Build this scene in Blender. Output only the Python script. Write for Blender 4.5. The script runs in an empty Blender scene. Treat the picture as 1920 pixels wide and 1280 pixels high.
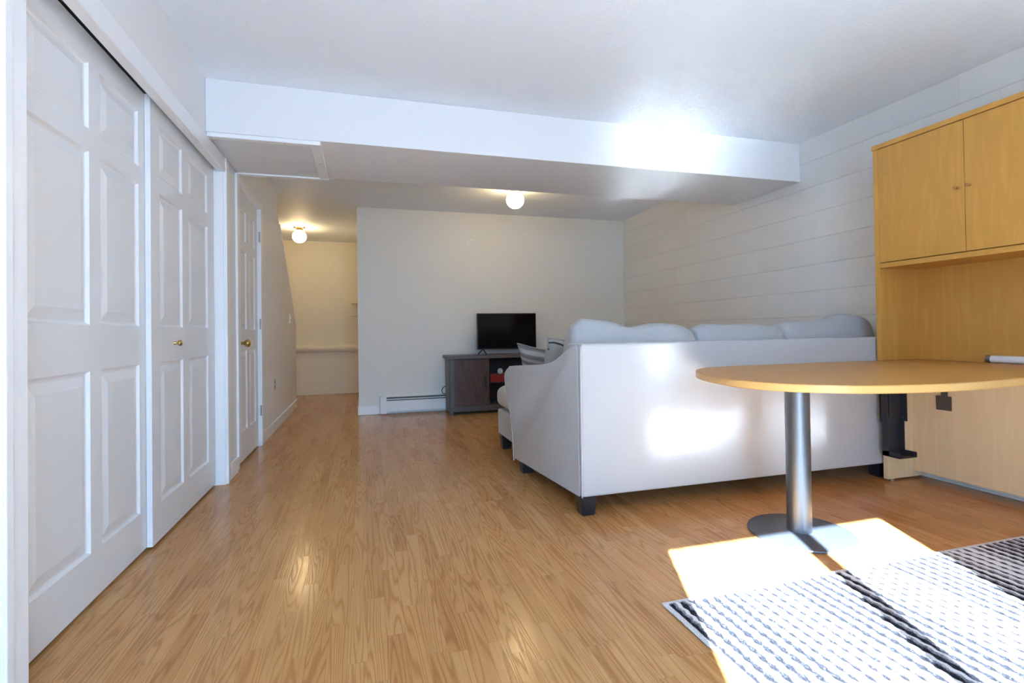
import bpy, bmesh, math, random
from mathutils import Vector, Matrix, noise
random.seed(7)
scene = bpy.context.scene
COL = scene.collection
D = bpy.data

# ------------------------------------------------------------------ node materials
class NT:
    def __init__(s, name):
        s.m = D.materials.new(name); s.m.use_nodes = True
        s.t = s.m.node_tree; s.b = s.t.nodes['Principled BSDF']
    def n(s, kind, **kw):
        x = s.t.nodes.new(kind)
        for k, v in kw.items(): setattr(x, k, v)
        return x
    def set(s, sock, v):
        if hasattr(v, 'is_output'): s.t.links.new(v, sock)
        elif isinstance(v, (tuple, list)):
            sock.default_value = tuple(v) + ((1,) if len(v) == 3 and len(sock.default_value) == 4 else ())
        else: sock.default_value = v
    def math(s, op, a, b=0.0, c=None):
        x = s.n('ShaderNodeMath', operation=op); s.set(x.inputs[0], a); s.set(x.inputs[1], b)
        if c is not None: s.set(x.inputs[2], c)
        return x.outputs[0]
    def pos(s): return s.n('ShaderNodeNewGeometry').outputs['Position']
    def obj(s): return s.n('ShaderNodeTexCoord').outputs['Object']
    def sep(s, v):
        x = s.n('ShaderNodeSeparateXYZ'); s.set(x.inputs[0], v); return x.outputs
    def comb(s, a, b, c):
        x = s.n('ShaderNodeCombineXYZ')
        for i, v in enumerate((a, b, c)): s.set(x.inputs[i], v)
        return x.outputs[0]
    def scale(s, v, sc):
        x = s.n('ShaderNodeVectorMath', operation='MULTIPLY'); s.set(x.inputs[0], v); s.set(x.inputs[1], sc); return x.outputs[0]
    def noise(s, v, sc, det=2.0, rough=.5, dist=0.0):
        x = s.n('ShaderNodeTexNoise'); s.set(x.inputs['Vector'], v)
        x.inputs['Scale'].default_value = sc; x.inputs['Detail'].default_value = det
        x.inputs['Roughness'].default_value = rough; x.inputs['Distortion'].default_value = dist
        return x.outputs['Fac']
    def white(s, v):
        x = s.n('ShaderNodeTexWhiteNoise', noise_dimensions='3D'); s.set(x.inputs['Vector'], v); return x.outputs['Value']
    def ramp(s, f, stops):
        x = s.n('ShaderNodeValToRGB'); s.set(x.inputs[0], f); e = x.color_ramp.elements
        while len(e) < len(stops): e.new(.5)
        for q, (p, c) in zip(e, stops): q.position = p; q.color = tuple(c) + (1,)
        return x.outputs[0]
    def mix(s, f, a, b, mode='MIX'):
        x = s.n('ShaderNodeMix', data_type='RGBA', blend_type=mode)
        s.set(x.inputs[0], f); s.set(x.inputs[6], a); s.set(x.inputs[7], b); return x.outputs[2]
    def bump(s, h, strength, dist):
        x = s.n('ShaderNodeBump'); s.set(x.inputs['Height'], h)
        x.inputs['Strength'].default_value = strength; x.inputs['Distance'].default_value = dist
        s.t.links.new(x.outputs[0], s.b.inputs['Normal'])
    def out(s, color=None, rough=.5, metal=0.0, spec=.5, coat=0.0):
        if color is not None: s.set(s.b.inputs['Base Color'], color)
        s.set(s.b.inputs['Roughness'], rough); s.b.inputs['Metallic'].default_value = metal
        s.b.inputs['Specular IOR Level'].default_value = spec
        s.b.inputs['Coat Weight'].default_value = coat
        return s.m

def plain(name, c, rough=.5, metal=0.0, spec=.5, bump=None, var=.03):
    t = NT(name); p = t.obj(); f = t.noise(p, 6, 3)
    col = t.mix(f, tuple(x*(1-var) for x in c), tuple(min(1, x*(1+var)) for x in c))
    if bump: t.bump(t.noise(p, bump[0], 3), bump[1], bump[2])
    return t.out(col, rough, metal, spec)

def wall_paint(name, c, rough=.55, bs=.12):
    t = NT(name); p = t.pos()
    f = t.noise(p, 1.3, 3)
    t.bump(t.noise(p, 90, 3), bs, .002)
    return t.out(t.mix(f, tuple(x*.97 for x in c), c), rough, 0, .35)

def ceiling_mat():
    t = NT('stippled ceiling paint'); p = t.pos()
    a = t.noise(p, 55, 4, .6); b = t.noise(p, 160, 2)
    h = t.math('ADD', t.math('SMOOTH_MAX', a, .52, .1), t.math('MULTIPLY', b, .25))
    t.bump(h, .55, .012)
    return t.out((.79, .845, .905), .6, 0, .3)

def block_mat():
    t = NT('painted concrete block'); p = t.pos(); x, y, z = t.sep(p)
    H, L = .2053, .4063
    k = t.math('DIVIDE', t.math('SUBTRACT', z, .0095), H); row = t.math('FLOOR', k)
    fz = t.math('FRACT', k)
    dz = t.math('MULTIPLY', t.math('MINIMUM', fz, t.math('SUBTRACT', 1, fz)), H)
    odd = t.math('MULTIPLY', t.math('MODULO', row, 2), .5)
    ky = t.math('ADD', t.math('DIVIDE', t.math('SUBTRACT', y, 3.348 - .4063*12.5), L), odd)
    fy = t.math('FRACT', ky); dy = t.math('MULTIPLY', t.math('MINIMUM', fy, t.math('SUBTRACT', 1, fy)), L)
    id_ = t.white(t.comb(t.math('FLOOR', ky), row, 0))
    d = t.math('MINIMUM', dz, t.math('ADD', dy, .0034))
    groove = t.n('ShaderNodeMapRange', interpolation_type='SMOOTHSTEP'); t.set(groove.inputs[0], d)
    groove.inputs[1].default_value = .0; groove.inputs[2].default_value = .0055
    g = groove.outputs[0]
    h = t.math('ADD', t.math('MULTIPLY', g, 1.0), t.math('MULTIPLY', t.noise(p, 45, 4, .65), .22))
    h = t.math('ADD', h, t.math('MULTIPLY', id_, .12))
    t.bump(h, .6, .004)
    base = t.mix(id_, (.70, .69, .655), (.735, .725, .69))
    return t.out(t.mix(g, (.66, .65, .615), base), .5, 0, .4)

def oak_floor():
    t = NT('oak strip laminate'); p = t.pos(); x, y, z = t.sep(p)
    W, L = .058, .46
    kx = t.math('DIVIDE', x, W); col = t.math('FLOOR', kx); fx = t.math('FRACT', kx)
    r = t.white(t.comb(col, 3.1, 0))
    ky = t.math('ADD', t.math('DIVIDE', y, L), t.math('MULTIPLY', r, 9.0)); row = t.math('FLOOR', ky); fy = t.math('FRACT', ky)
    r1 = t.white(t.comb(col, row, 1.7)); r2 = t.white(t.comb(col, row, 9.2))
    # cathedral grain
    v = t.comb(t.math('ADD', x, t.math('MULTIPLY', r1, 13)), t.math('ADD', t.math('MULTIPLY', y, .055), t.math('MULTIPLY', r2, 7)), t.math('MULTIPLY', r1, 5))
    f = t.noise(v, 13, 1.5, .45, .3)
    rings = t.math('SINE', t.math('MULTIPLY', f, t.math('ADD', 84, t.math('MULTIPLY', r2, 60))))
    rings = t.math('POWER', t.math('ADD', t.math('MULTIPLY', rings, .5), .5), 2.8)
    fib = t.noise(t.comb(t.math('MULTIPLY', x, 1), t.math('MULTIPLY', y, .02), r1), 420, 3, .6)
    base = t.ramp(r1, [(0, (.475, .235, .083)), (.35, (.53, .28, .105)), (.7, (.57, .315, .125)), (1, (.545, .275, .098))])
    dark = t.mix(1, base, (.66, .55, .42), 'MULTIPLY')
    c = t.mix(t.math('MULTIPLY', rings, .7), base, dark)
    c = t.mix(t.math('MULTIPLY', t.math('GREATER_THAN', fib, .56), .28), c, dark)
    ex = t.math('MULTIPLY', t.math('MINIMUM', fx, t.math('SUBTRACT', 1, fx)), W)
    ey = t.math('MULTIPLY', t.math('MINIMUM', fy, t.math('SUBTRACT', 1, fy)), L)
    seam = t.math('LESS_THAN', t.math('MINIMUM', ex, ey), .0007)
    c = t.mix(t.math('MULTIPLY', seam, .45), c, (.25, .13, .05))
    t.bump(t.math('ADD', t.math('MULTIPLY', rings, -.3), t.noise(p, 3.5, 2)), .12, .0025)
    rough = t.math('ADD', .175, t.math('MULTIPLY', rings, .05))
    return t.out(c, rough, 0, .22)

def wood(name, light, dark, sc=(1, 1, 1), rings=26.0, amt=.5, rough=.4):
    """Veneer: grain runs along the object axis whose scale is smallest."""
    t = NT(name); p = t.scale(t.pos(), sc)
    f = t.noise(p, 4.0, 3, .5, .6)
    g = t.math('ADD', t.math('MULTIPLY', t.math('SINE', t.math('MULTIPLY', f, rings)), .5), .5)
    fib = t.noise(t.scale(p, (14, 14, 14)), 9, 3, .6)
    w = t.math('ADD', t.math('MULTIPLY', g, amt), t.math('MULTIPLY', fib, .45))
    c = t.mix(w, light, dark)
    t.bump(fib, .05, .001)
    return t.out(c, rough, 0, .4)

def linen(name, c, c2, wrinkle=0.0):
    t = NT(name); p = t.obj(); x, y, z = t.sep(p)
    a = t.noise(t.scale(p, (260, 260, 900)), 1, 2); b = t.noise(t.scale(p, (900, 900, 240)), 1, 2)
    f = t.math('MULTIPLY', t.math('ADD', a, b), .5)
    big = t.noise(p, 3, 3)
    col = t.mix(f, c2, c); col = t.mix(t.math('MULTIPLY', big, .22), col, c2)
    hh = f
    if wrinkle:
        wv = t.noise(t.scale(p, (1, 1, 2.2)), 9, 3, .55, 1.2)
        hh = t.math('ADD', f, t.math('MULTIPLY', wv, 9*wrinkle))
    t.bump(hh, .35, .002)
    t.b.inputs['Sheen Weight'].default_value = .15
    return t.out(col, .9, 0, .2)

def stripe_fabric():
    t = NT('striped cushion fabric'); p = t.obj(); x, y, z = t.sep(p)
    w = t.math('ADD', z, t.math('MULTIPLY', t.noise(p, 8, 2), .012))
    k = t.math('FRACT', t.math('MULTIPLY', w, 17))
    fine = t.noise(t.comb(t.math('MULTIPLY', x, 2), 0, t.math('MULTIPLY', z, 90)), 1, 3)
    c = t.ramp(t.math('ADD', t.math('MULTIPLY', k, .7), t.math('MULTIPLY', fine, .35)), [(.1, (.52, .51, .49)), (.4, (.40, .39, .375)), (.5, (.17, .17, .165)), (.8, (.23, .225, .22)), (.92, (.5, .49, .47))])
    t.bump(t.noise(p, 220, 2), .25, .002)
    return t.out(c, .9, 0, .2)

def brushed(name, c, rough):
    t = NT(name); p = t.obj()
    f = t.noise(t.scale(p, (240, 240, 3)), 1, 3)
    t.bump(f, .05, .0005)
    return t.out(t.mix(f, tuple(q*.85 for q in c), c), rough, 1.0)

def emit(name, c, s):
    t = NT(name); t.b.inputs['Emission Color'].default_value = tuple(c)+(1,); t.b.inputs['Emission Strength'].default_value = s
    return t.out((.9, .88, .84), .3)

M = dict(
    wall=wall_paint('white wall paint', (.80, .80, .80)),
    cream=wall_paint('cream wall paint', (.74, .73, .68)),
    hall=wall_paint('pale yellow wall paint', (.76, .70, .55)),
    ceiling=ceiling_mat(), block=block_mat(), floor=oak_floor(),
    beam=wall_paint('white soffit paint', (.775, .78, .79), .55, .06),
    trim=plain('white gloss trim paint', (.82, .83, .84), .32, var=.015),
    door=plain('white door paint', (.74, .75, .76), .38, var=.015, bump=(60, .04, .001)),
    maple=wood('maple veneer', (.63, .325, .070), (.53, .26, .048), (5, 5, .55), 16, .45, .38),
    maple_top=wood('maple laminate top', (.56, .285, .075), (.51, .25, .06), (6, .5, 6), 18, .3, .38),
    maple_glare=wood('maple veneer with painted glare', (.76, .57, .34), (.69, .49, .27), (5, 5, .5), 18, .4, .42),  # paleness is sun-bounce glare and haze painted into the veneer colour
    edge=wood('maple edge banding', (.62, .36, .12), (.55, .30, .09), (2, 2, 2), 10, .3, .35),
    peg=plain('dark maple peg', (.36, .17, .045), .4),
    linen=linen('grey linen upholstery', (.535, .525, .52), (.43, .425, .42)),
    cushion=linen('soft grey cushion fabric', (.47, .47, .47), (.385, .385, .385), .9),
    stripe=stripe_fabric(),
    cream_fab=linen('cream cushion fabric', (.44, .43, .405), (.33, .32, .30)),
    blackleg=plain('black stained wood', (.012, .012, .015), .38),
    steel=brushed('grey coated steel', (.20, .22, .25), .42),
    plate=plain('dusty grey steel', (.085, .095, .115), .4, .35, bump=(80, .06, .001)),
    black_metal=plain('black powder coated metal', (.03, .03, .035), .42, .2),
    brown=plain('brown plastic', (.085, .062, .05), .5),
    brass=plain('polished brass', (.62, .44, .17), .22, 1.0),
    chrome=plain('dull steel', (.45, .44, .42), .35, 1.0),
    track=plain('dark metal track', (.05, .055, .05), .45, .6),
    screen=plain('black television screen', (.004, .003, .0035), .10, 0, .18),
    tvbody=plain('black television casing', (.012, .012, .013), .4),
    tvwood=wood('dark walnut door', (.115, .068, .052), (.045, .026, .022), (16, 16, 1.0), 30, .6, .42),
    tvgrey=wood('grey brown stand panel', (.115, .105, .100), (.085, .076, .072), (9, 9, 1.2), 18, .4, .42),
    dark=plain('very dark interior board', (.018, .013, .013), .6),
    red=plain('dark red plastic', (.24, .012, .012), .35),
    pale=plain('pale blue plastic', (.55, .65, .72), .35),
    plastic=plain('white plastic', (.90, .90, .88), .4),
    ivory=plain('ivory plastic', (.60, .57, .49), .4),
    slot=plain('dark slot plastic', (.03, .028, .025), .5),
    heater=plain('white enamelled heater metal', (.72, .74, .745), .38, bump=(25, .05, .001)),
    hdark=plain('dark heater slot', (.05, .065, .065), .5),
    tube=plain('frosted white tube', (.80, .80, .82), .3),
    cap=plain('grey metal end cap', (.30, .27, .26), .35, .8),
    globe=emit('lit opal glass globe', (1.0, .74, .40), 36),
    panel_grey=plain('bare panel grey', (.70, .72, .74), .55),  # even grey of the access panel board
)

# ------------------------------------------------------------------ geometry helpers
def finish(name, bm, mat, parent=None, smooth=None, origin=None, kind=None, label=None, cat=None, group=None):
    """Link a bmesh given in world coordinates as ONE object."""
    bmesh.ops.recalc_face_normals(bm, faces=bm.faces[:])
    if parent is not None:
        o0 = Vector(parent['_o'])
    elif origin is not None: o0 = Vector(origin)
    else:
        xs = [v.co for v in bm.verts]
        o0 = Vector(((min(v.x for v in xs)+max(v.x for v in xs))/2, (min(v.y for v in xs)+max(v.y for v in xs))/2, min(v.z for v in xs)))
    bmesh.ops.translate(bm, verts=bm.verts[:], vec=-o0)
    me = D.meshes.new(name); bm.to_mesh(me); bm.free()
    if smooth is not None:
        me.polygons.foreach_set('use_smooth', [True]*len(me.polygons)); me.set_sharp_from_angle(angle=math.radians(smooth))
    me.materials.append(mat)
    o = D.objects.new(name, me); COL.objects.link(o)
    o['_o'] = tuple(o0)
    if parent is not None: o.parent = parent
    else: o.location = o0
    if kind: o['kind'] = kind
    if label: o['label'] = label
    if cat: o['category'] = cat
    if group: o['group'] = group
    return o

def thing(name, label, cat, loc, group=None, kind=None):
    o = D.objects.new(name, None); COL.objects.link(o); o.location = loc; o['_o'] = tuple(loc)
    o.empty_display_size = .1
    if label: o['label'] = label
    if cat: o['category'] = cat
    if group: o['group'] = group
    if kind: o['kind'] = kind
    return o

def merge(bm, t):
    me = D.meshes.new('tmp'); t.to_mesh(me); t.free(); bm.from_mesh(me); D.meshes.remove(me)

def box(x0, x1, y0, y1, z0, z1, b=0.0, seg=2, bm=None):
    t = bmesh.new(); bmesh.ops.create_cube(t, size=1)
    for v in t.verts:
        v.co = ((x0+x1)/2+v.co.x*(x1-x0), (y0+y1)/2+v.co.y*(y1-y0), (z0+z1)/2+v.co.z*(z1-z0))
    if b > 0: bmesh.ops.bevel(t, geom=t.edges[:], offset=b, segments=seg, affect='EDGES', profile=.5)
    if bm is None: return t
    merge(bm, t); return bm

def prism(pts, axis, a, b, bev=0.0, seg=2, bm=None):
    """pts: polygon in the two other axes (order x,y,z without axis), from a to b on axis."""
    t = bmesh.new()
    def P(p, c): return {'x': (c, p[0], p[1]), 'y': (p[0], c, p[1]), 'z': (p[0], p[1], c)}[axis]
    A = [t.verts.new(P(p, a)) for p in pts]; B = [t.verts.new(P(p, b)) for p in pts]
    t.faces.new(A); t.faces.new(B[::-1]); n = len(pts)
    for i in range(n): t.faces.new((A[i], B[i], B[(i+1) % n], A[(i+1) % n]))
    if bev > 0:
        e = [e for e in t.edges if (e.verts[0] in A) == (e.verts[1] in A)]
        bmesh.ops.bevel(t, geom=e, offset=bev, segments=seg, affect='EDGES', profile=.5)
    if bm is None: return t
    merge(bm, t); return bm

def lathe(prof, c, axis='z', seg=40, bm=None):
    t = bmesh.new(); rings = []
    for r, h in prof:
        ring = []
        for i in range(seg):
            a = 2*math.pi*i/seg; p = (r*math.cos(a), r*math.sin(a), h)
            if axis == 'x': p = (p[2], p[0], p[1])
            if axis == 'y': p = (p[0], p[2], p[1])
            ring.append(t.verts.new((c[0]+p[0], c[1]+p[1], c[2]+p[2])))
        rings.append(ring)
    for q, w in zip(rings, rings[1:]):
        for i in range(seg): t.faces.new((q[i], q[(i+1) % seg], w[(i+1) % seg], w[i]))
    t.faces.new(rings[0]); t.faces.new(rings[-1][::-1])
    if bm is None: return t
    merge(bm, t); return bm

def sphere(c, r, bm=None, seg=32):
    t = bmesh.new(); bmesh.ops.create_uvsphere(t, u_segments=seg, v_segments=seg//2, radius=1)
    rr = r if isinstance(r, tuple) else (r, r, r)
    for v in t.verts: v.co = (c[0]+v.co.x*rr[0], c[1]+v.co.y*rr[1], c[2]+v.co.z*rr[2])
    if bm is None: return t
    merge(bm, t); return bm

def tube(pts, r, seg=10, closed=False, bm=None):
    t = bmesh.new(); pts = [Vector(p) for p in pts]; n = len(pts); rings = []
    up = Vector((0, 0, 1)); last = None
    for i, p in enumerate(pts):
        a = pts[(i-1) % n] if (closed or i > 0) else p; b = pts[(i+1) % n] if (closed or i < n-1) else p
        d = (b-a).normalized()
        s = d.cross(up if last is None else last)
        if last is None:
            if s.length < 1e-3: s = d.cross(Vector((1, 0, 0)))
            s.normalize(); u = s.cross(d).normalized()
        else:
            u = (last - d*last.dot(d)).normalized(); s = d.cross(u).normalized()
        last = u
        rings.append([t.verts.new(p+s*(r*math.cos(2*math.pi*k/seg))+u*(r*math.sin(2*math.pi*k/seg))) for k in range(seg)])
    prs = list(zip(rings, rings[1:])) + ([(rings[-1], rings[0])] if closed else [])
    for q, w in prs:
        for k in range(seg): t.faces.new((q[k], q[(k+1) % seg], w[(k+1) % seg], w[k]))
    if not closed: t.faces.new(rings[0]); t.faces.new(rings[-1][::-1])
    if bm is None: return t
    merge(bm, t); return bm

def lerp(tab, x):
    if x <= tab[0][0]: return tab[0][1]
    for (a, b), (c, d) in zip(tab, tab[1:]):
        if x <= c:
            f = (x-a)/(c-a); f = f*f*(3-2*f); return b+(d-b)*f
    return tab[-1][1]

def puffy(axis, a0, a1, b0, b1, z0, top, ex=3.2, pe=5.0, na=44, nc=48, lump=.006, seed=0, bottom_soft=1.0):
    """Stuffed cushion, long axis a; cross-section superellipse between b0..b1 and z0..top(a)."""
    t = bmesh.new(); rings = []; bc, hb = (b0+b1)/2, (b1-b0)/2
    for i in range(na+1):
        s = -1+2*i/na; s = math.copysign(abs(s)**.75, s) if abs(s) < 1 else s
        e = max(.02, (1-abs(s)**pe))**(1/pe)
        a = (a0+a1)/2+(a1-a0)/2*s
        zt = top(a) if callable(top) else top
        zc, hz = (z0+zt)/2, (zt-z0)/2
        ring = []
        for k in range(nc):
            th = 2*math.pi*k/nc; c, q = math.cos(th), math.sin(th)
            cx = math.copysign(abs(c)**(2/ex), c); cz = math.copysign(abs(q)**(2/ex), q)
            B = bc+hb*cx*(.55+.45*e) if e < .999 else bc+hb*cx
            B = bc+hb*cx*e**.8
            Z = zc+hz*cz*e**(.55 if cz > 0 else .35)
            p = Vector((a, B, Z)) if axis == 'x' else Vector((B, a, Z))
            nv = noise.noise_vector(p*3.2+Vector((seed, 0, seed)))*lump*1.6+noise.noise_vector(p*9+Vector((0, seed, 0)))*lump*.7
            ring.append(t.verts.new(p+nv))
        rings.append(ring)
    for q, w in zip(rings, rings[1:]):
        for k in range(nc): t.faces.new((q[k], q[(k+1) % nc], w[(k+1) % nc], w[k]))
    t.faces.new(rings[0]); t.faces.new(rings[-1][::-1])
    return t

# ------------------------------------------------------------------ measures (metres; camera stands at x=y=0)
XL, XR, YB, YB2, YW, YH = -.867, 3.406, 3.277, 4.053, 6.214, 8.663
ZC, ZB, YREAR, XST, XP = 2.442, 2.132, -1.5, -1.95, -.071
S = 'structure'

# ------------------------------------------------------------------ room shell
finish('floor', box(XST-.1, XR+.1, YREAR-.12, YH+.1, -.08, 0), M['floor'], kind=S)
finish('ceiling', box(XST-.1, XR+.1, YREAR-.12, YH+.1, ZC, ZC+.08), M['ceiling'], kind=S)
finish('ceiling_beam', box(XL+.001, XR-.001, YB, YB2, ZB, ZC-.0005, .004), M['beam'], kind=S)
finish('wall_right', box(XR, XR+.1, YREAR-.12, YH+.1, 0, ZC), M['block'], kind=S)
finish('wall_back', box(XP, XR, YW, YH, 0, ZC), M['cream'], kind=S)
pl = [(YREAR, 0), (1.635, 0), (1.635, 2.075), (3.665, 2.075), (3.665, 0), (4.035, 0), (4.035, 2.055), (4.825, 2.055), (4.825, 0),
      (7.215, 0), (7.215, 1.05), (5.925, 2.14), (5.785, 2.225), (5.785, ZC), (YREAR, ZC)]
finish('wall_left', prism(pl, 'x', XL-.12, XL), M['wall'], kind=S)
finish('wall_stairs', box(XST-.1, XST, YREAR-.12, YH+.1, 0, ZC), M['hall'], kind=S)
bm = box(XST, XP, YH, YH+.1, 0, ZC)
# lower wall is thicker and ends in a rounded ledge
box(XST+.002, XP-.002, YH-.09, YH+.01, 0, .70, 0, bm=bm)
finish('wall_hallway', bm, M['hall'], kind=S)
lp = [(YH, .665), (YH-.1, .665), (YH-.135, .680), (YH-.155, .71), (YH-.155, .745), (YH-.135, .775), (YH-.1, .79), (YH, .79)]
finish('trim_ledge', prism(lp, 'x', XST+.01, XP-.001), M['hall'], kind=S, smooth=60)
# rear wall behind the camera with the opening of a sliding glass door
DX0, DX1, DZ0, DZ1 = -.213, 1.012, .03, 2.057
bm = box(XST, DX0, YREAR-.06, YREAR, 0, ZC)
box(DX1, XR, YREAR-.06, YREAR, 0, ZC, bm=bm); box(DX0, DX1, YREAR-.06, YREAR, DZ1, ZC, bm=bm)
finish('wall_rear', bm, M['wall'], kind=S)
pd = thing('door_4', None, None, (.4, YREAR-.03, 0), kind=S)
bm = box(DX0-.05, DX0, YREAR-.07, YREAR+.012, 0, DZ1+.05, .003)
box(DX1, DX1+.05, YREAR-.07, YREAR+.012, 0, DZ1+.05, .003, bm=bm)
box(DX0, DX1, YREAR-.07, YREAR+.012, DZ1, DZ1+.05, .003, bm=bm); box(DX0, DX1, YREAR-.07, YREAR+.012, 0, DZ0, .003, bm=bm)
finish('frame', bm, M['trim'], pd)
finish('mullion', box(.442, .504, YREAR-.06, YREAR-.01, DZ0, DZ1, .003), M['trim'], pd)
g = NT('clear door glass'); tr = g.n('ShaderNodeBsdfTransparent'); gl = g.n('ShaderNodeBsdfGlossy'); gl.inputs['Roughness'].default_value = .02
mx = g.n('ShaderNodeMixShader'); mx.inputs[0].default_value = .05
g.t.links.new(tr.outputs[0], mx.inputs[1]); g.t.links.new(gl.outputs[0], mx.inputs[2])
g.t.links.new(mx.outputs[0], g.t.nodes['Material Output'].inputs['Surface'])
finish('pane', box(DX0, .442, YREAR-.04, YREAR-.034, DZ0, DZ1), g.m, pd)
finish('pane', box(.504, DX1, YREAR-.04, YREAR-.034, DZ0, DZ1), g.m, pd)

# baseboards
def baseboard(name, *boxes, m_='trim'):
    bm = bmesh.new()
    for b in boxes: box(*b, .004, bm=bm)
    finish(name, bm, M[m_], kind=S)
baseboard('baseboard_left', (XL, XL+.013, 3.765, 3.955, 0, .105), (XL, XL+.013, 4.915, 7.225, 0, .105), (XL, XL+.013, YREAR, 1.54, 0, .105))
baseboard('baseboard_back', (XP-.012, .165, YW-.013, YW, 0, .10), (XP-.013, XP, YW-.013, YH-.09, 0, .10))
baseboard('baseboard_hallway', (XST, XP-.013, YH-.105, YH-.09, 0, .10), m_='hall')

# closet opening: jambs, casings, header
bm = bmesh.new()
for y0, y1, s in ((1.545, 1.645, 1), (3.655, 3.755, -1)):
    box(XL, XL+.014, y0, y1, 0, 2.105, .004, bm=bm)
    ya, yb = (y1-.035, y1) if s > 0 else (y0, y0+.035)
    box(XL+.012, XL+.021, ya if s < 0 else y0, yb if s < 0 else y0+.03, 0, 2.105, .003, bm=bm)
    box(XL-.115, XL+.002, (y1-.012 if s > 0 else y0-.006), (y1+.006 if s > 0 else y0+.012), 0, 2.085, bm=bm)
finish('trim_1', bm, M['trim'], kind=S)
bm = box(XL, XL+.014, 1.645, 3.655, 2.012, 2.105, .004)
box(XL-.03, XL+.002, 1.645, 3.655, 2.012, 2.085, bm=bm)
finish('trim_2', bm, M['trim'], kind=S)
bm = box(-.985, -.899, 1.651, 3.649, 2.056, 2.074)
box(-.904, -.900, 1.651, 3.649, 2.044, 2.06, bm=bm)
box(-.93, -.905, 2.60, 2.67, 2.0505, 2.057, bm=bm)
finish('trim_3', bm, M['track'], kind=S)

# moulded six panel doors (face towards +x)
def panel_door(y0, y1, z0, z1, xf, th, cols, rows, bx=.036, depth=.011):
    t = bmesh.new()
    ys = sorted({y0, y1, *[v for c in cols for v in c]}); zs = sorted({z0, z1, *[v for r in rows for v in r]})
    def q(pts): t.faces.new([t.verts.new(p) for p in pts])
    def ring(a, b):   # a,b: (y0,y1,z0,z1,x)
        A = [(a[4], a[0], a[2]), (a[4], a[1], a[2]), (a[4], a[1], a[3]), (a[4], a[0], a[3])]
        B = [(b[4], b[0], b[2]), (b[4], b[1], b[2]), (b[4], b[1], b[3]), (b[4], b[0], b[3])]
        for i in range(4): q((A[i], A[(i+1) % 4], B[(i+1) % 4], B[i]))
    for i in range(len(ys)-1):
        for k in range(len(zs)-1):
            a = (ys[i], ys[i+1], zs[k], zs[k+1])
            if any(abs(c[0]-a[0]) < 1e-6 and abs(c[1]-a[1]) < 1e-6 for c in cols) and any(abs(r[0]-a[2]) < 1e-6 and abs(r[1]-a[3]) < 1e-6 for r in rows):
                def ins(d, x): return (a[0]+d, a[1]-d, a[2]+d, a[3]-d, x)
                L = [ins(0, xf), ins(.007, xf-depth*.85), ins(.011, xf-depth), ins(.017, xf-depth), ins(.017+bx, xf-.0015)]
                for u, v in zip(L, L[1:]): ring(u, v)
                m = L[-1]; q([(m[4], m[0], m[2]), (m[4], m[1], m[2]), (m[4], m[1], m[3]), (m[4], m[0], m[3])])
            else: q([(xf, a[0], a[2]), (xf, a[1], a[2]), (xf, a[1], a[3]), (xf, a[0], a[3])])
    xb = xf-th
    q([(xb, y0, z0), (xb, y0, z1), (xb, y1, z1), (xb, y1, z0)])
    for A, B in (((y0, z0), (y1, z0)), ((y1, z0), (y1, z1)), ((y1, z1), (y0, z1)), ((y0, z1), (y0, z0))):
        q([(xf, *A), (xb, *A), (xb, *B), (xf, *B)])
    bmesh.ops.remove_doubles(t, verts=t.verts[:], dist=1e-5)
    return t
ROWS = [(.185, .835), (1.0, 1.625), (1.705, 1.945)]
finish('door_1', panel_door(1.652, 2.672, .014, 2.05, -.943, .026, [(1.80, 2.165), (2.245, 2.58)], ROWS), M['door'], kind=S)
d2 = finish('door_2', panel_door(2.642, 3.642, .014, 2.05, -.919, .022, [(2.745, 3.055), (3.15, 3.505)], ROWS), M['door'], kind=S)
bm = lathe([(.004, 0), (.009, .001), (.007, .008), (.006, .014), (.013, .02), (.016, .027), (.013, .033), (.004, .036)], (-.919, 2.925, .921), 'x', 24)
finish('knob', bm, M['brass'], d2, smooth=50)['label'] = 'small brass knob'
# under stair door with casing and hinges
d3 = finish('door_3', panel_door(4.052, 4.806, .016, 2.035, -.882, .035, [(4.155, 4.385), (4.475, 4.70)], [(.235, .84), (1.0, 1.60), (1.68, 1.915)], .026, .010), M['door'], kind=S)
bm = lathe([(.03, 0), (.032, .004), (.026, .008), (.012, .012), (.011, .035), (.022, .045), (.029, .058), (.027, .07), (.016, .078), (.004, .08)], (-.882, 4.118, .897), 'x', 28)
finish('door_knob', bm, M['brass'], d3, smooth=50)['label'] = 'polished brass door knob'
for hz in (1.80, 1.05, .305):
    bm = lathe([(.007, -.045), (.007, .045)], (-.862, 4.812, hz), 'z', 12); box(-.8675, -.858, 4.795, 4.835, hz-.044, hz+.044, bm=bm)
    finish('hinge', bm, M['chrome'], d3)
bm = bmesh.new()
box(XL, XL+.016, 3.965, 4.045, .10, 2.104, .004, bm=bm); box(XL, XL+.016, 4.815, 4.895, 0, 2.104, .004, bm=bm); box(XL, XL+.016, 4.04, 4.82, 2.042, 2.104, .004, bm=bm)
box(XL-.115, XL+.001, 4.030, 4.049, 0, 2.05, bm=bm); box(XL-.115, XL+.001, 4.809, 4.83, 0, 2.05, bm=bm); box(XL-.115, XL+.001, 4.03, 4.83, 2.038, 2.06, bm=bm)
finish('trim_4', bm, M['trim'], kind=S)
# cap board on the sloping stair wall
sp = [(7.215, 1.05), (5.925, 2.14), (5.93, 2.148), (7.222, 1.058)]
finish('trim_5', prism(sp, 'x', XL-.13, XL+.008), M['wall'], kind=S)
# the hidden flight behind the sloping wall
bm = bmesh.new()
for i in range(10): box(XST+.002, XL-.125, 7.15-.26*(i+1), 7.15-.26*i, .001, .19*(i+1), bm=bm)
finish('stairs', bm, M['floor'], kind=S)

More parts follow.
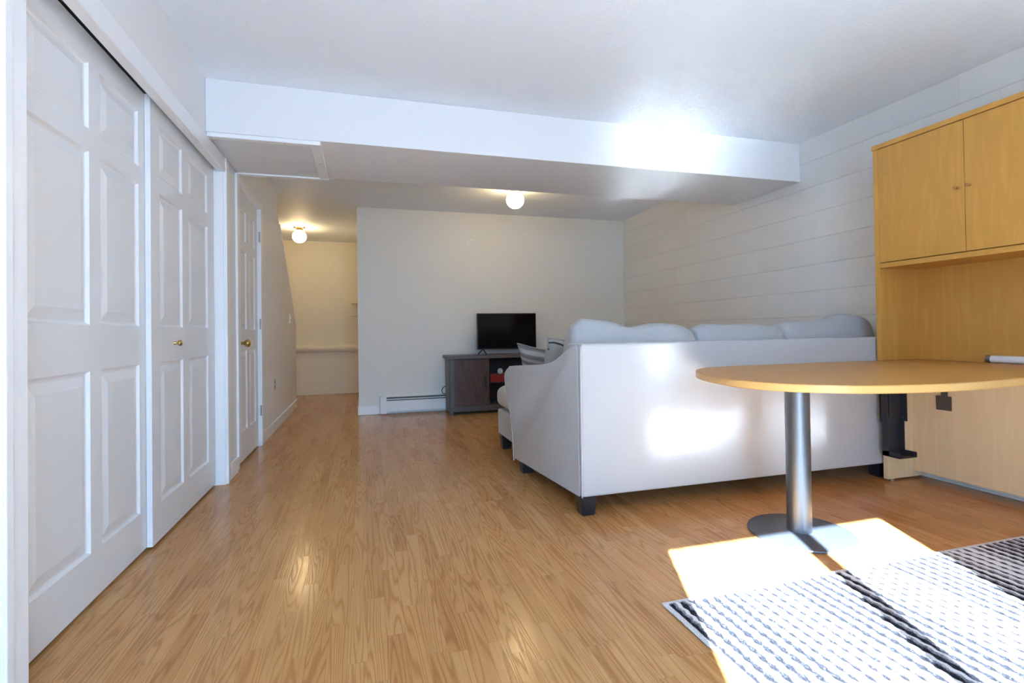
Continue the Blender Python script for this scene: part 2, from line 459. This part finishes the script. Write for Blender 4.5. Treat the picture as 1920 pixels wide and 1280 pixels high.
# access panel under the beam
ap = thing('access_panel', 'white framed access panel screwed under the left end of the ceiling beam', 'access panel', (-.55, 3.66, 2.11))
finish('panel', box(XL+.006, -.30, YB+.05, YB2-.05, 2.117, 2.131), M['panel_grey'], ap)
finish('trim_strip', box(XL+.004, -.245, YB+.004, YB+.05, 2.106, 2.1315, .004), M['trim'], ap)
finish('trim_strip', box(XL+.004, -.245, YB2-.05, YB2+.006, 2.106, 2.1315, .004), M['trim'], ap)
finish('trim_strip', box(-.305, -.245, YB+.05, YB2-.05, 2.108, 2.1315, .003), M['trim'], ap)
for x, y in ((-.275, 3.30), (-.275, 4.02), (-.45, 3.30), (-.275, 3.65)): finish('screw', lathe([(.005, -.0015), (.005, .0015)], (x, y, 2.1065), 'z', 10), M['chrome'], ap)

# ------------------------------------------------------------------ electrical and heating
def globe_light(x, y, label, r=.092):
    t = thing('ceiling_light', label, 'ceiling light', (x, y, ZC), group='opal globe ceiling lights')
    bm = lathe([(.012, 0), (.078, -.001), (.080, -.006), (.072, -.012), (.05, -.016), (.048, -.045), (.052, -.05), (.01, -.05)], (x, y, ZC), 'z', 36)
    finish('brass_base', bm, M['brass'], t, smooth=40)['label'] = 'brass fitting'
    o = finish('globe', sphere((x, y, ZC-.046-r*.93), (r, r, r*.95)), M['globe'], t, smooth=80); o['label'] = 'glowing white glass globe'
globe_light(1.51, 5.0, 'lit white globe light half hidden behind the ceiling beam')
globe_light(-.85, 7.55, 'lit white globe light with brass base at the hallway end by the stairs')

o = thing('wall_outlet', 'low ivory power outlet on the left wall past the brass-knobbed door', 'outlet', (XL, 5.515, .46))
finish('cover_plate', box(XL, XL+.007, 5.475, 5.555, .40, .52, .003), M['ivory'], o)
for z in (.437, .483): finish('socket', box(XL+.005, XL+.009, 5.498, 5.532, z-.015, z+.015, .002), M['slot'], o)
o = thing('light_switch', 'white light switch high on the sloping stair wall', 'light switch', (XL, 6.65, 1.15))
finish('cover_plate', box(XL, XL+.007, 6.61, 6.69, 1.09, 1.21, .003), M['plastic'], o)
finish('toggle', box(XL+.005, XL+.018, 6.642, 6.658, 1.14, 1.165, .002), M['plastic'], o)

HX0, HX1 = .168, XR-.02
o = thing('baseboard_heater', 'long white metal baseboard heater along the foot of the back wall', 'heater', (.9, YW-.035, 0))
hp = [(YW-.002, .015), (YW-.002, .205), (YW-.035, .205), (YW-.04, .198), (YW-.012, .196), (YW-.012, .015)]
finish('hood', prism(hp, 'x', HX0+.055, HX1), M['heater'], o)
finish('front_cover', prism([(YW-.068, .03), (YW-.068, .150), (YW-.060, .158), (YW-.057, .156), (YW-.062, .148), (YW-.062, .03)], 'x', HX0+.055, HX1), M['heater'], o)
finish('damper', prism([(YW-.064, .176), (YW-.03, .186), (YW-.03, .182), (YW-.064, .170)], 'x', HX0+.055, HX1), M['heater'], o)['label'] = 'thin white damper blade in the slot'
finish('heating_fins', box(HX0+.06, HX1-.01, YW-.050, YW-.014, .035, .195), M['hdark'], o)['label'] = 'dark finned element'
finish('end_cap', box(HX0, HX0+.075, YW-.072, YW-.001, .006, .208, .005), M['heater'], o)

o = thing('wall_hook', 'small white curled hook high on the bare back wall', 'hook', (1.275, YW-.012, 2.08))
finish('curl', tube([(1.245, YW-.012, 2.045), (1.247, YW-.016, 2.062), (1.256, YW-.018, 2.08), (1.275, YW-.016, 2.093), (1.296, YW-.014, 2.098)], .0115), M['plastic'], o, smooth=60)
finish('tip', box(1.283, 1.312, YW-.02, YW, 2.086, 2.108, .004), M['plastic'], o)

# hallway corner shelf
o = thing('wall_shelf', 'small cream shelf unit jutting from the hallway wall edge', 'shelf', (XP-.06, 8.45, 1.25))
finish('board', box(XP-.125, XP-.0005, 8.30, 8.56, 1.235, 1.255, .003), M['hall'], o)
finish('board', box(XP-.125, XP-.0005, 8.30, 8.56, 1.43, 1.45, .003), M['hall'], o)
finish('bracket', prism([(XP-.0005, 1.255), (XP-.03, 1.255), (XP-.10, 1.43), (XP-.0005, 1.43)], 'y', 8.42, 8.44), M['hall'], o)

# ------------------------------------------------------------------ television stand and what is in it
TX0, TX1, TY0, TY1 = .935, 2.42, 5.765, 6.125
o = thing('tv_stand', 'dark wood television stand with open middle shelf against the back wall', 'tv stand', ((TX0+TX1)/2, (TY0+TY1)/2, 0))
finish('top', box(TX0-.03, TX1+.03, TY0-.012, TY1, .645, .683, .003), M['tvgrey'], o)
for x in (TX0, TX1-.035): finish('side_panel', prism([(TY0+.0, 0), (TY0+.0, .645), (TY1, .645), (TY1, 0), (TY1-.05, 0), (TY1-.055, .03), (TY0+.06, .03), (TY0+.04, 0)], 'x', x, x+.035, .002), M['tvgrey'], o)
finish('bottom_panel', box(TX0+.035, TX1-.035, TY0+.015, TY1, .075, .10, .002), M['tvgrey'], o)
finish('plinth', box(TX0+.035, TX1-.035, TY0+.03, TY0+.045, .035, .075, .002), M['tvgrey'], o)
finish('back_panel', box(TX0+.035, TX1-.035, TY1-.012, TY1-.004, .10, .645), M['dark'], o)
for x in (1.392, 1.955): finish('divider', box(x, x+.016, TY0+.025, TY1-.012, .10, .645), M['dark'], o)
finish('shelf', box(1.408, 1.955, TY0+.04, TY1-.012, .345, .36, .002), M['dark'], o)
for x0, x1, hx in ((.985, 1.392, 1.355), (1.971, 2.375, 2.01)):
    d = finish('door', box(x0, x1, TY0+.002, TY0+.02, .103, .64, .002), M['tvwood'], o); d['label'] = 'walnut grained door'
    finish('handle', box(hx-.012, hx+.012, TY0-.012, TY0+.003, .285, .435, .004), M['black_metal'], d)
    finish('stile', box(x0-.05 if x0 < 1 else x1, x0 if x0 < 1 else x1+.01, TY0+.002, TY0+.02, .10, .645), M['tvgrey'], o)
o = thing('storage_box', 'dark red box on the middle shelf of the television stand', 'box', (1.53, 5.93, .36))
finish('box_body', box(1.425, 1.66, 5.83, 6.06, .3605, .43, .004), M['red'], o)
finish('lid', box(1.42, 1.665, 5.825, 6.065, .43, .447, .004), M['red'], o)
finish('clock', lathe([(.001, -.008), (.03, -.008), (.034, -.004), (.034, .004), (.03, .008), (.001, .008)], (1.562, 5.90, .4815), 'y', 28), M['pale'],
       smooth=40, label='small round pale disc standing on the dark red box', cat='clock')

VX0, VX1, VY = 1.298, 2.042, 5.95
o = thing('television', 'black flat screen television on splayed feet atop the dark stand', 'television', ((VX0+VX1)/2, VY, .683))
finish('casing', box(VX0, VX1, VY-.006, VY+.035, .742, 1.178, .004), M['tvbody'], o)
finish('screen', box(VX0+.009, VX1-.009, VY-.0085, VY-.005, .756, 1.170, .001), M['screen'], o)
for x in (1.375, 1.965):
    s_ = -1 if x < 1.6 else 1
    bm = tube([(x, VY+.01, .75), (x+s_*-.005, VY-.03, .715), (x+s_*-.012, VY-.10, .6905)], .007)
    tube([(x, VY+.012, .75), (x+s_*.03, VY+.05, .715), (x+s_*.045, VY+.09, .6905)], .007, bm=bm)
    finish('foot', bm, M['tvbody'], o, smooth=60)
cb = [(.965, 6.145, .30), (.93, 6.142, .30), (.905, 6.14, .285), (.893, 6.138, .255), (.90, 6.136, .225), (.918, 6.137, .213), (.95, 6.14, .214), (.985, 6.144, .2145)]
finish('power_cable', tube(cb, .005, 8), M['slot'], smooth=60, label='black cable looping out behind the left of the television stand', cat='cable')

# ------------------------------------------------------------------ sectional sofa
SX0, SX1, SY = 1.06, 3.285, 2.405
so = thing('sectional_sofa', 'light grey linen sectional sofa seen from behind with dark tapered feet', 'sofa', (2.15, 2.9, 0))
t = box(SX0+.004, SX1, SY, SY+.19, .096, .888, .016, 3)
bmesh.ops.subdivide_edges(t, edges=t.edges[:], cuts=6, use_grid_fill=True)
for v in t.verts:
    n = noise.noise(v.co*2.6)*.006+noise.noise(v.co*8)*.0015
    if .12 < v.co.z: v.co.y += n+.005
    if v.co.z > .86: v.co.z += noise.noise(v.co*4)*.005
finish('backrest', t, M['linen'], so, smooth=50)
# flared sloping arm
AP = [(2.435, .096), (2.435, .880), (2.455, .877), (2.50, .866), (2.56, .845), (2.62, .818), (2.67, .797), (2.72, .780), (2.78, .767), (2.86, .756), (2.98, .747), (3.1, .738), (3.25, .727), (3.39, .714),
      (3.455, .70), (3.495, .675), (3.512, .64), (3.505, .60), (3.47, .555), (3.43, .50), (3.40, .45), (3.37, .36), (3.352, .28), (3.335, .096)]
t = bmesh.new()
def ax(y, z): return SX0-.1*(y-2.42)
A = [t.verts.new((ax(y, z), y, z)) for y, z in AP]; B = [t.verts.new((ax(y, z)+.135, y, z)) for y, z in AP]
t.faces.new(A); t.faces.new(B[::-1]); n = len(AP)
for i in range(n): t.faces.new((A[i], B[i], B[(i+1) % n], A[(i+1) % n]))
rim = [e for e in t.edges if (e.verts[0] in A and e.verts[1] in A and max(e.verts[0].co.z, e.verts[1].co.z) > .12 and not (e.verts[0].co.y < 2.44 and e.verts[1].co.y < 2.44))
       or (e.verts[0] in B and e.verts[1] in B and min(e.verts[0].co.z, e.verts[1].co.z) > .12)]
bmesh.ops.bevel(t, geom=rim, offset=.028, segments=5, affect='EDGES', profile=.5)
arm = finish('arm', t, M['linen'], so, smooth=55)
bm = tube([(SX0+.001, 2.401, .10), (SX0+.001, 2.400, .5), (SX0+.002, 2.401, .83), (SX0+.006, 2.403, .868), (SX0+.02, 2.405, .885)], .0045, 8)
finish('piping', bm, M['linen'], arm, smooth=60)
bm = tube([(ax(3.335, 0)+.004, 3.338, .075), (ax(3.35, 0)+.002, 3.354, .28), (ax(3.4, 0)+.002, 3.404, .45), (ax(3.45, 0)+.004, 3.452, .53)], .004, 8)
finish('piping', bm, M['linen'], arm, smooth=60)
finish('seat_base', box(SX0+.06, SX1, 2.55, 3.36, .125, .32, .015), M['linen'], so)
finish('chaise_base', box(1.052, 1.80, 3.30, 4.07, .12, .322, .014), M['linen'], so)
finish('chaise_cushion', puffy('y', 2.80, 4.13, 1.03, 1.80, .318, .535, 3.4, 9, lump=.004, seed=2), M['linen'], so, smooth=70)
for a, b, s in ((1.82, 2.545, 3), (2.555, 3.28, 5)): finish('seat_cushion', puffy('x', a, b, 2.60, 3.42, .322, .52, 4.5, 7, lump=.004, seed=s), M['linen'], so, smooth=70)
C1 = [(1.10, .955), (1.16, 1.0), (1.22, 1.020), (1.33, 1.012), (1.54, .980), (1.70, .986), (1.80, .985), (1.92, .965)]
C2 = [(1.92, .97), (2.05, .993), (2.28, .982), (2.45, .978), (2.59, .965)]
C3 = [(2.56, .985), (2.64, .992), (2.83, .985), (2.95, 1.005), (3.05, 1.036), (3.18, 1.045), (3.29, 1.035)]
for (a, b, tb, s) in ((1.118, 1.915, C1, 1), (1.918, 2.585, C2, 4), (2.57, 3.30, C3, 8)):
    finish('back_cushion', puffy('x', a, b, 2.575, 2.81, .53, (lambda q, tb=tb: lerp(tb, q)), 2.9, 9, lump=.011, seed=s), M['cushion'], so, smooth=70)
def leg(x0, x1, y0, y1, z1, in_):
    t = bmesh.new()
    top = [(x0, y0), (x1, y0), (x1, y1), (x0, y1)]; cx, cy = (x0+x1)/2, (y0+y1)/2
    A = [t.verts.new((x, y, z1)) for x, y in top]; B = [t.verts.new((x+(cx-x)*in_, y+(cy-y)*in_, 0)) for x, y in top]
    t.faces.new(A); t.faces.new(B[::-1])
    for i in range(4): t.faces.new((A[i], B[i], B[(i+1) % 4], A[(i+1) % 4]))
    bmesh.ops.bevel(t, geom=t.edges[:], offset=.003, segments=2, affect='EDGES')
    finish('leg', t, M['blackleg'], so)
leg(1.058, 1.146, 2.406, 2.49, .098, .2); leg(3.11, 3.20, 2.44, 2.52, .098, .2)
leg(1.005, 1.095, 3.255, 3.34, .098, .2); leg(1.062, 1.15, 3.98, 4.06, .121, .2); leg(1.70, 1.79, 3.98, 4.06, .121, .2); leg(3.19, 3.275, 3.27, 3.35, .126, .2)

def pillow(name, label, mat, c, w, h, W, Hh, T, piping=None, seed=0):
    w = Vector(w).normalized(); h = Vector(h); h = (h-w*h.dot(w)).normalized(); nrm = w.cross(h)
    t = bmesh.new(); N = 26; g = {}
    for s in (1, -1):
        for i in range(N+1):
            for k in range(N+1):
                u, v = -1+2*i/N, -1+2*k/N
                edge = i in (0, N) or k in (0, N)
                if edge and s < 0: g[s, i, k] = g[1, i, k]; continue
                th = T*((1-u**4)*(1-v**4))**.55
                pin = 1-.07*(1-abs(u)**2)*(abs(v)**3); pin2 = 1-.07*(1-abs(v)**2)*(abs(u)**3)
                p = Vector((u*W/2*pin2, -s*th/2 if not edge else 0, v*Hh/2*pin))
                p += noise.noise_vector(p*7+Vector((seed, 0, s)))*.006
                g[s, i, k] = t.verts.new(p)
    for s in (1, -1):
        for i in range(N):
            for k in range(N): t.faces.new((g[s, i, k], g[s, i+1, k], g[s, i+1, k+1], g[s, i, k+1]))
    rim = [g[1, i, 0].co.copy() for i in range(N+1)]+[g[1, N, k].co.copy() for k in range(1, N+1)]+[g[1, i, N].co.copy() for i in range(N-1, -1, -1)]+[g[1, 0, k].co.copy() for k in range(N-1, 0, -1)]
    bmesh.ops.recalc_face_normals(t, faces=t.faces[:])
    me = D.meshes.new(name); t.to_mesh(me); t.free(); me.polygons.foreach_set('use_smooth', [True]*len(me.polygons)); me.materials.append(mat)
    o = D.objects.new(name, me); COL.objects.link(o)
    o.matrix_world = Matrix(((w.x, -nrm.x, h.x, c[0]), (w.y, -nrm.y, h.y, c[1]), (w.z, -nrm.z, h.z, c[2]), (0, 0, 0, 1)))
    o['label'] = label; o['category'] = 'pillow'; o['_o'] = (0, 0, 0)
    tb = tube(rim, .005, 8, True); me2 = D.meshes.new('piping'); tb.to_mesh(me2); tb.free(); me2.materials.append(piping or mat)
    p = D.objects.new('piping', me2); COL.objects.link(p); p.parent = o
    me2.polygons.foreach_set('use_smooth', [True]*len(me2.polygons))
    return o
w = Vector((.205, -.25, -.05)).normalized(); h = Vector((-.50, -.12, .85)); h = (h-w*h.dot(w)).normalized()
A0 = Vector((1.115, 3.66, .852)); W1 = .44
pillow('throw_pillow', 'grey striped throw pillow lying over the sofa arm near the television', M['stripe'], A0+w*(W1/2-.01)-h*(.145), w, h, W1, .31, .11, seed=1)
w = Vector((1, .04, -.06)).normalized(); h = Vector((0, -.32, .94)); h = (h-w*h.dot(w)).normalized()
A1 = Vector((1.152, 3.12, .902))
pp = pillow('throw_pillow', 'cream throw pillow with black piping tucked against the sofa back cushion', M['cream_fab'], A1+w*(.20-.005)-h*.17, w, h, .40, .35, .12, M['cream_fab'], seed=4)
for zz in (.105, .15):
    tb = tube([(-.19+.38*i/12, .0-(.033*(1-abs(-1+i/6)**3)+.012), zz+.008*math.sin(i*1.3)) for i in range(13)], .006, 6)
    me2 = D.meshes.new('stitched_band'); tb.to_mesh(me2); tb.free(); me2.materials.append(M['slot']); p = D.objects.new('stitched_band', me2); COL.objects.link(p); p.parent = pp

# ------------------------------------------------------------------ desk, hutch
ZT0, ZT1 = .714, .744
XHF, XHB, YHP = 3.056, 3.386, 2.363
de = thing('desk', 'maple desk with rounded peninsula top on a grey steel pedestal', 'desk', (1.94, 1.90, 0))
op = [(3.392, 2.392), (3.08, 2.393), (2.74, 2.394), (2.40, 2.394), (2.12, 2.392), (1.98, 2.39), (1.88, 2.38), (1.78, 2.355), (1.68, 2.285), (1.60, 2.195), (1.54, 2.09), (1.495, 1.96), (1.47, 1.84), (1.462, 1.74),
      (1.478, 1.64), (1.52, 1.55), (1.59, 1.475), (1.686, 1.41), (1.78, 1.374), (1.87, 1.352), (1.98, 1.335), (2.10, 1.328), (2.30, 1.338), (2.52, 1.366), (2.66, 1.37), (2.76, 1.34), (2.83, 1.27), (2.85, 1.17), (2.85, .55), (3.392, .55)]
def smoothpoly(p, n=3, keep=3):
    out = []
    N = len(p)
    for i in range(N):
        a, b, c, d = (Vector(p[(i+k) % N]) for k in (-1, 0, 1, 2))
        out.append(tuple(b))
        if 1 <= i <= N-4:
            for s in range(1, n):
                u = s/n; q = .5*((2*b)+(c-a)*u+(2*a-5*b+4*c-d)*u*u+(3*b-a-3*c+d)*u**3); out.append(tuple(q))
    return out
finish('tabletop', prism(smoothpoly(op), 'z', ZT0, ZT1, .003, 2), M['maple_top'], de, smooth=35)
# lighter edge band wrapped round the free edge
sp_ = smoothpoly(op); i0 = 0
band = bmesh.new(); rows = []
poly = [Vector((x, y)) for x, y in sp_]; n = len(poly)
for i in range(n):
    a, b, c = poly[i-1], poly[i], poly[(i+1) % n]
    d = (c-a).normalized(); nn = Vector((d.y, -d.x))
    rows.append((b, nn))
ar = sum(poly[i].x*poly[(i+1) % n].y-poly[(i+1) % n].x*poly[i].y for i in range(n)); sg = 1 if ar > 0 else -1
idx = [i for i in range(n) if poly[i].x < 3.0 and poly[i].y > 1.1]
pr = []
for i in idx:
    b, nn = rows[i]; q = b+nn*sg*.0012; r_ = b-nn*sg*.004
    pr.append([band.verts.new((q.x, q.y, ZT0+.003)), band.verts.new((q.x, q.y, ZT1-.003)), band.verts.new((r_.x, r_.y, ZT1-.003)), band.verts.new((r_.x, r_.y, ZT0+.003))])
for a, b in zip(pr, pr[1:]):
    for k in range(4): band.faces.new((a[k], b[k], b[(k+1) % 4], a[(k+1) % 4]))
finish('edge_band', band, M['edge'], de, smooth=40)['label'] = 'paler maple edge band'
PX, PY = 1.935, 1.90
bm = lathe([(.052, .012), (.052, ZT0-.006), (.09, ZT0-.006), (.09, ZT0)], (PX-.005, PY, 0), 'z', 48)
finish('pedestal_column', bm, M['steel'], de, smooth=40)
bm = lathe([(.20, 0), (.222, .001), (.226, .006), (.224, .011), (.20, .0155), (.07, .017)], (PX, PY, 0), 'z', 72)
finish('pedestal_base', bm, M['plate'], de, smooth=40)['label'] = 'round grey steel foot plate'
finish('end_panel', box(3.088, 3.39, YHP, YHP+.03, .012, ZT0, .002), M['maple_glare'], de)
finish('foot', lathe([(.012, 0), (.012, .013)], (3.135, YHP+.015, 0), 'z', 16), M['chrome'], de)
finish('modesty_panel', box(3.303, 3.322, .6, YHP, .05, ZT0, .002), M['maple_glare'], de)
# support bracket: U channel down the end panel with a short foot
bm = box(3.031, 3.196, YHP-.006, YHP, .40, ZT0)
box(3.031, 3.038, YHP-.045, YHP, .37, ZT0, bm=bm); box(3.187, 3.196, YHP-.045, YHP, .37, ZT0, bm=bm)
box(3.071, 3.088, YHP-.028, YHP, .38, ZT0, bm=bm)
box(3.048, 3.186, YHP-.005, YHP, .165, .40, bm=bm)
box(3.046, 3.053, YHP-.040, YHP, .165, .40, bm=bm); box(3.180, 3.186, YHP-.034, YHP, .165, .39, bm=bm)
box(3.046, 3.184, YHP-.105, YHP, .165, .171, bm=bm)
box(3.046, 3.053, YHP-.105, YHP, .165, .196, bm=bm); box(3.177, 3.184, YHP-.105, YHP, .165, .196, bm=bm)
finish('support_bracket', bm, M['black_metal'], de)['label'] = 'black metal channel bracket'
bm = prism([(2.14, .452), (2.218, .452), (2.22, .456), (2.22, .532), (2.216, .536), (2.192, .536), (2.192, ZT0), (2.160, ZT0), (2.160, .536), (2.144, .536), (2.14, .532)], 'x', 3.294, 3.3025)
finish('cable_plate', bm, M['brown'], de)['label'] = 'brown hanging cable plate'

hu = thing('hutch', 'tall maple hutch with two upper cupboard doors standing on the desk', 'cabinet', (3.22, 1.9, ZT1))
HY0 = 1.40; ZH = 2.048; z0 = ZT1+.0005
finish('side_panel', box(XHF, XHB, YHP, YHP+.03, z0, ZH, .002), M['maple'], hu)
finish('side_panel', box(XHF, XHB, HY0-.03, HY0, z0, ZH, .002), M['maple'], hu)
finish('top_board', box(XHF-.004, XHB+.004, HY0-.036, YHP+.036, ZH, ZH+.028, .002), M['maple'], hu)
finish('cupboard_floor', box(XHF+.001, XHB-.012, HY0, YHP, 1.312, 1.342, .002), M['maple'], hu)
finish('back_panel', box(XHB-.012, XHB, HY0, YHP, z0, ZH), M['maple'], hu)
ym = 1.896
for y0, y1, ky in ((ym+.0015, YHP-.001, ym+.032), (HY0+.001, ym-.0015, ym-.026)):
    d = finish('door', box(XHF, XHF+.018, y0, y1, 1.346, ZH-.004, .0015), M['maple'], hu)
    finish('knob', lathe([(.004, .0), (.0075, -.002), (.006, -.012), (.009, -.02), (.008, -.026), (.002, -.028)], (XHF, ky, 1.69), 'x', 18), M['peg'], d, smooth=50)
o = thing('fluorescent_tube', 'frosted white tube lying on the desk against the hutch back', 'tube', (3.345, 1.705, ZT1))
finish('glass', lathe([(.019, -.26), (.0205, -.255), (.0205, .255), (.019, .26)], (3.345, 1.705, ZT1+.021), 'y', 28), M['tube'], o, smooth=40)
for s in (-1, 1): finish('end_cap', lathe([(.012, s*.285), (.0205, s*.28), (.0208, s*.256)], (3.345, 1.705, ZT1+.0212), 'y', 28), M['cap'], o, smooth=40)

# ------------------------------------------------------------------ ribbed rug
def rug():
    x0, x1, y0, y1 = .978, 3.18, -1.0, 1.556; P = .0432  # near end lengthened out of view to cut sun bounce off bare floor
    prof = [(0, .002), (.06, .002), (.12, .0035), (.20, .006), (.28, .0085), (.38, .0105), (.5, .0115), (.64, .0110), (.76, .0095), (.84, .0075), (.90, .004), (.95, .0025)]
    xs = [(x0, .004, -1), (x0+.004, .008, -1), (x0+.018, .0075, -1)]
    n = int((x1-x0-.04)/P)
    for i in range(n):
        for f, h in prof: xs.append((x0+.022+(i+f)*P, h, i+f))
    xs += [(x1-.018, .0075, -1), (x1-.004, .008, -1), (x1, .004, -1)]
    ny = 280
    t = bmesh.new(); lay = t.verts.layers.float_color.new('rib'); R = []
    for k in range(ny+1):
        y = y0+(y1-y0)*k/ny; hem = k in (0, 1, ny-1, ny); row = []
        for x, h, f in xs:
            wob = .0032*math.sin(y*2*math.pi/.041+(math.floor(f)*2.1 if f >= 0 else 0))+.003*noise.noise(Vector((x*20, y*14, 0))) if f >= 0 else .0015*noise.noise(Vector((x*5, y*30, 2)))
            z = (.0065 if hem else h+.0018*noise.noise(Vector((x*160, y*70, 1)))) + .001
            v = t.verts.new((x+wob*(.0 if hem else 1), y+.002*noise.noise(Vector((x*9, 3, 0))), max(.0005, z)))
            if f < 0 or hem: c = .82
            else:
                fr = f-math.floor(f); omb = .5+.5*math.cos(2*math.pi*(math.floor(f)-2)/12.0)
                wd = .08+.07*omb
                dd = 1-fr if fr > .5 else fr*.55
                c = 0.0 if dd < wd else (.5 if dd < wd*1.7 else 1.0)
                c += .25*noise.noise(Vector((x*300, y*60, 5)))
            c = max(0, min(1, c)); v[lay] = (c, c, c, 1); row.append(v)
        R.append(row)
    for a, b in zip(R, R[1:]):
        for i in range(len(a)-1): t.faces.new((a[i], a[i+1], b[i+1], b[i]))
    m = NT('ribbed woven rug'); at = m.n('ShaderNodeAttribute', attribute_name='rib')
    p = m.pos(); f = m.noise(m.scale(p, (1, .35, 1)), 420, 2)
    k = m.math('ADD', at.outputs['Fac'], m.math('MULTIPLY', m.math('SUBTRACT', f, .5), .8))
    c = m.ramp(k, [(.05, (.018, .018, .024)), (.45, (.16, .16, .18)), (.78, (.60, .60, .61)), (1, (.72, .72, .725))])
    m.bump(f, .5, .003)
    o = finish('rug', t, m.out(c, .95, 0, .1), smooth=60, label='grey and white ribbed rug lying in the sunlight under the desk', cat='rug', origin=((x0+x1)/2, (y0+y1)/2, 0))
rug()

# ------------------------------------------------------------------ light
SUN, SKY, EXPO = 108.0, 10.4, 0.22
sd = D.lights.new('sun', 'SUN'); sd.energy = SUN; sd.angle = math.radians(.35); sd.color = (.82, 1.0, 1.15)
so_ = D.objects.new('sun', sd); COL.objects.link(so_); so_.location = (-2, -6, 5)
so_.rotation_euler = Vector((.42, 1, -.59)).to_track_quat('-Z', 'Y').to_euler()
w = D.worlds.new('sky'); scene.world = w; w.use_nodes = True
bg = w.node_tree.nodes['Background']; bg.inputs[0].default_value = (.45, .82, 1.33, 1); bg.inputs[1].default_value = SKY
pd_ = D.lights.new('door_portal', 'AREA'); pd_.shape = 'RECTANGLE'; pd_.size = DX1-DX0; pd_.size_y = DZ1-DZ0; pd_.cycles.is_portal = True
po = D.objects.new('door_portal', pd_); COL.objects.link(po); po.location = ((DX0+DX1)/2, YREAR-.1, (DZ0+DZ1)/2)
po.rotation_euler = Vector((0, 1, 0)).to_track_quat('-Z', 'Z').to_euler()

# ------------------------------------------------------------------ camera
F, YAW, ROLL, CY, PITCH, CH = 950.782, .2835, -.0141, 610.718, .0109, .9557
c, s = math.cos(YAW), math.sin(YAW)
r0, f0, u0 = Vector((c, -s, 0)), Vector((s, c, 0)), Vector((0, 0, 1))
fw = math.cos(PITCH)*f0+math.sin(PITCH)*u0; u2 = -math.sin(PITCH)*f0+math.cos(PITCH)*u0
rt = math.cos(ROLL)*r0+math.sin(ROLL)*u2; up = -math.sin(ROLL)*r0+math.cos(ROLL)*u2
cd = D.cameras.new('camera'); cd.sensor_width = 36; cd.lens = F/1920*36; cd.shift_y = -(640-CY)/1920; cd.clip_start = .05; cd.clip_end = 60
co = D.objects.new('camera', cd); COL.objects.link(co)
co.matrix_world = Matrix(((rt.x, up.x, -fw.x, 0), (rt.y, up.y, -fw.y, 0), (rt.z, up.z, -fw.z, CH), (0, 0, 0, 1)))
scene.camera = co

for o in D.objects:
    if '_o' in o: del o['_o']
vs = scene.view_settings
vs.view_transform = 'Standard'; vs.look = 'None'; vs.gamma = 1.0; vs.exposure = EXPO; vs.use_curve_mapping = False
cy = scene.cycles
cy.use_denoising = True
cy.blur_glossy = 0.0; cy.max_bounces = 14; cy.diffuse_bounces = 7; cy.glossy_bounces = 5; cy.sample_clamp_indirect = 0; cy.caustics_reflective = True; cy.use_guiding = False
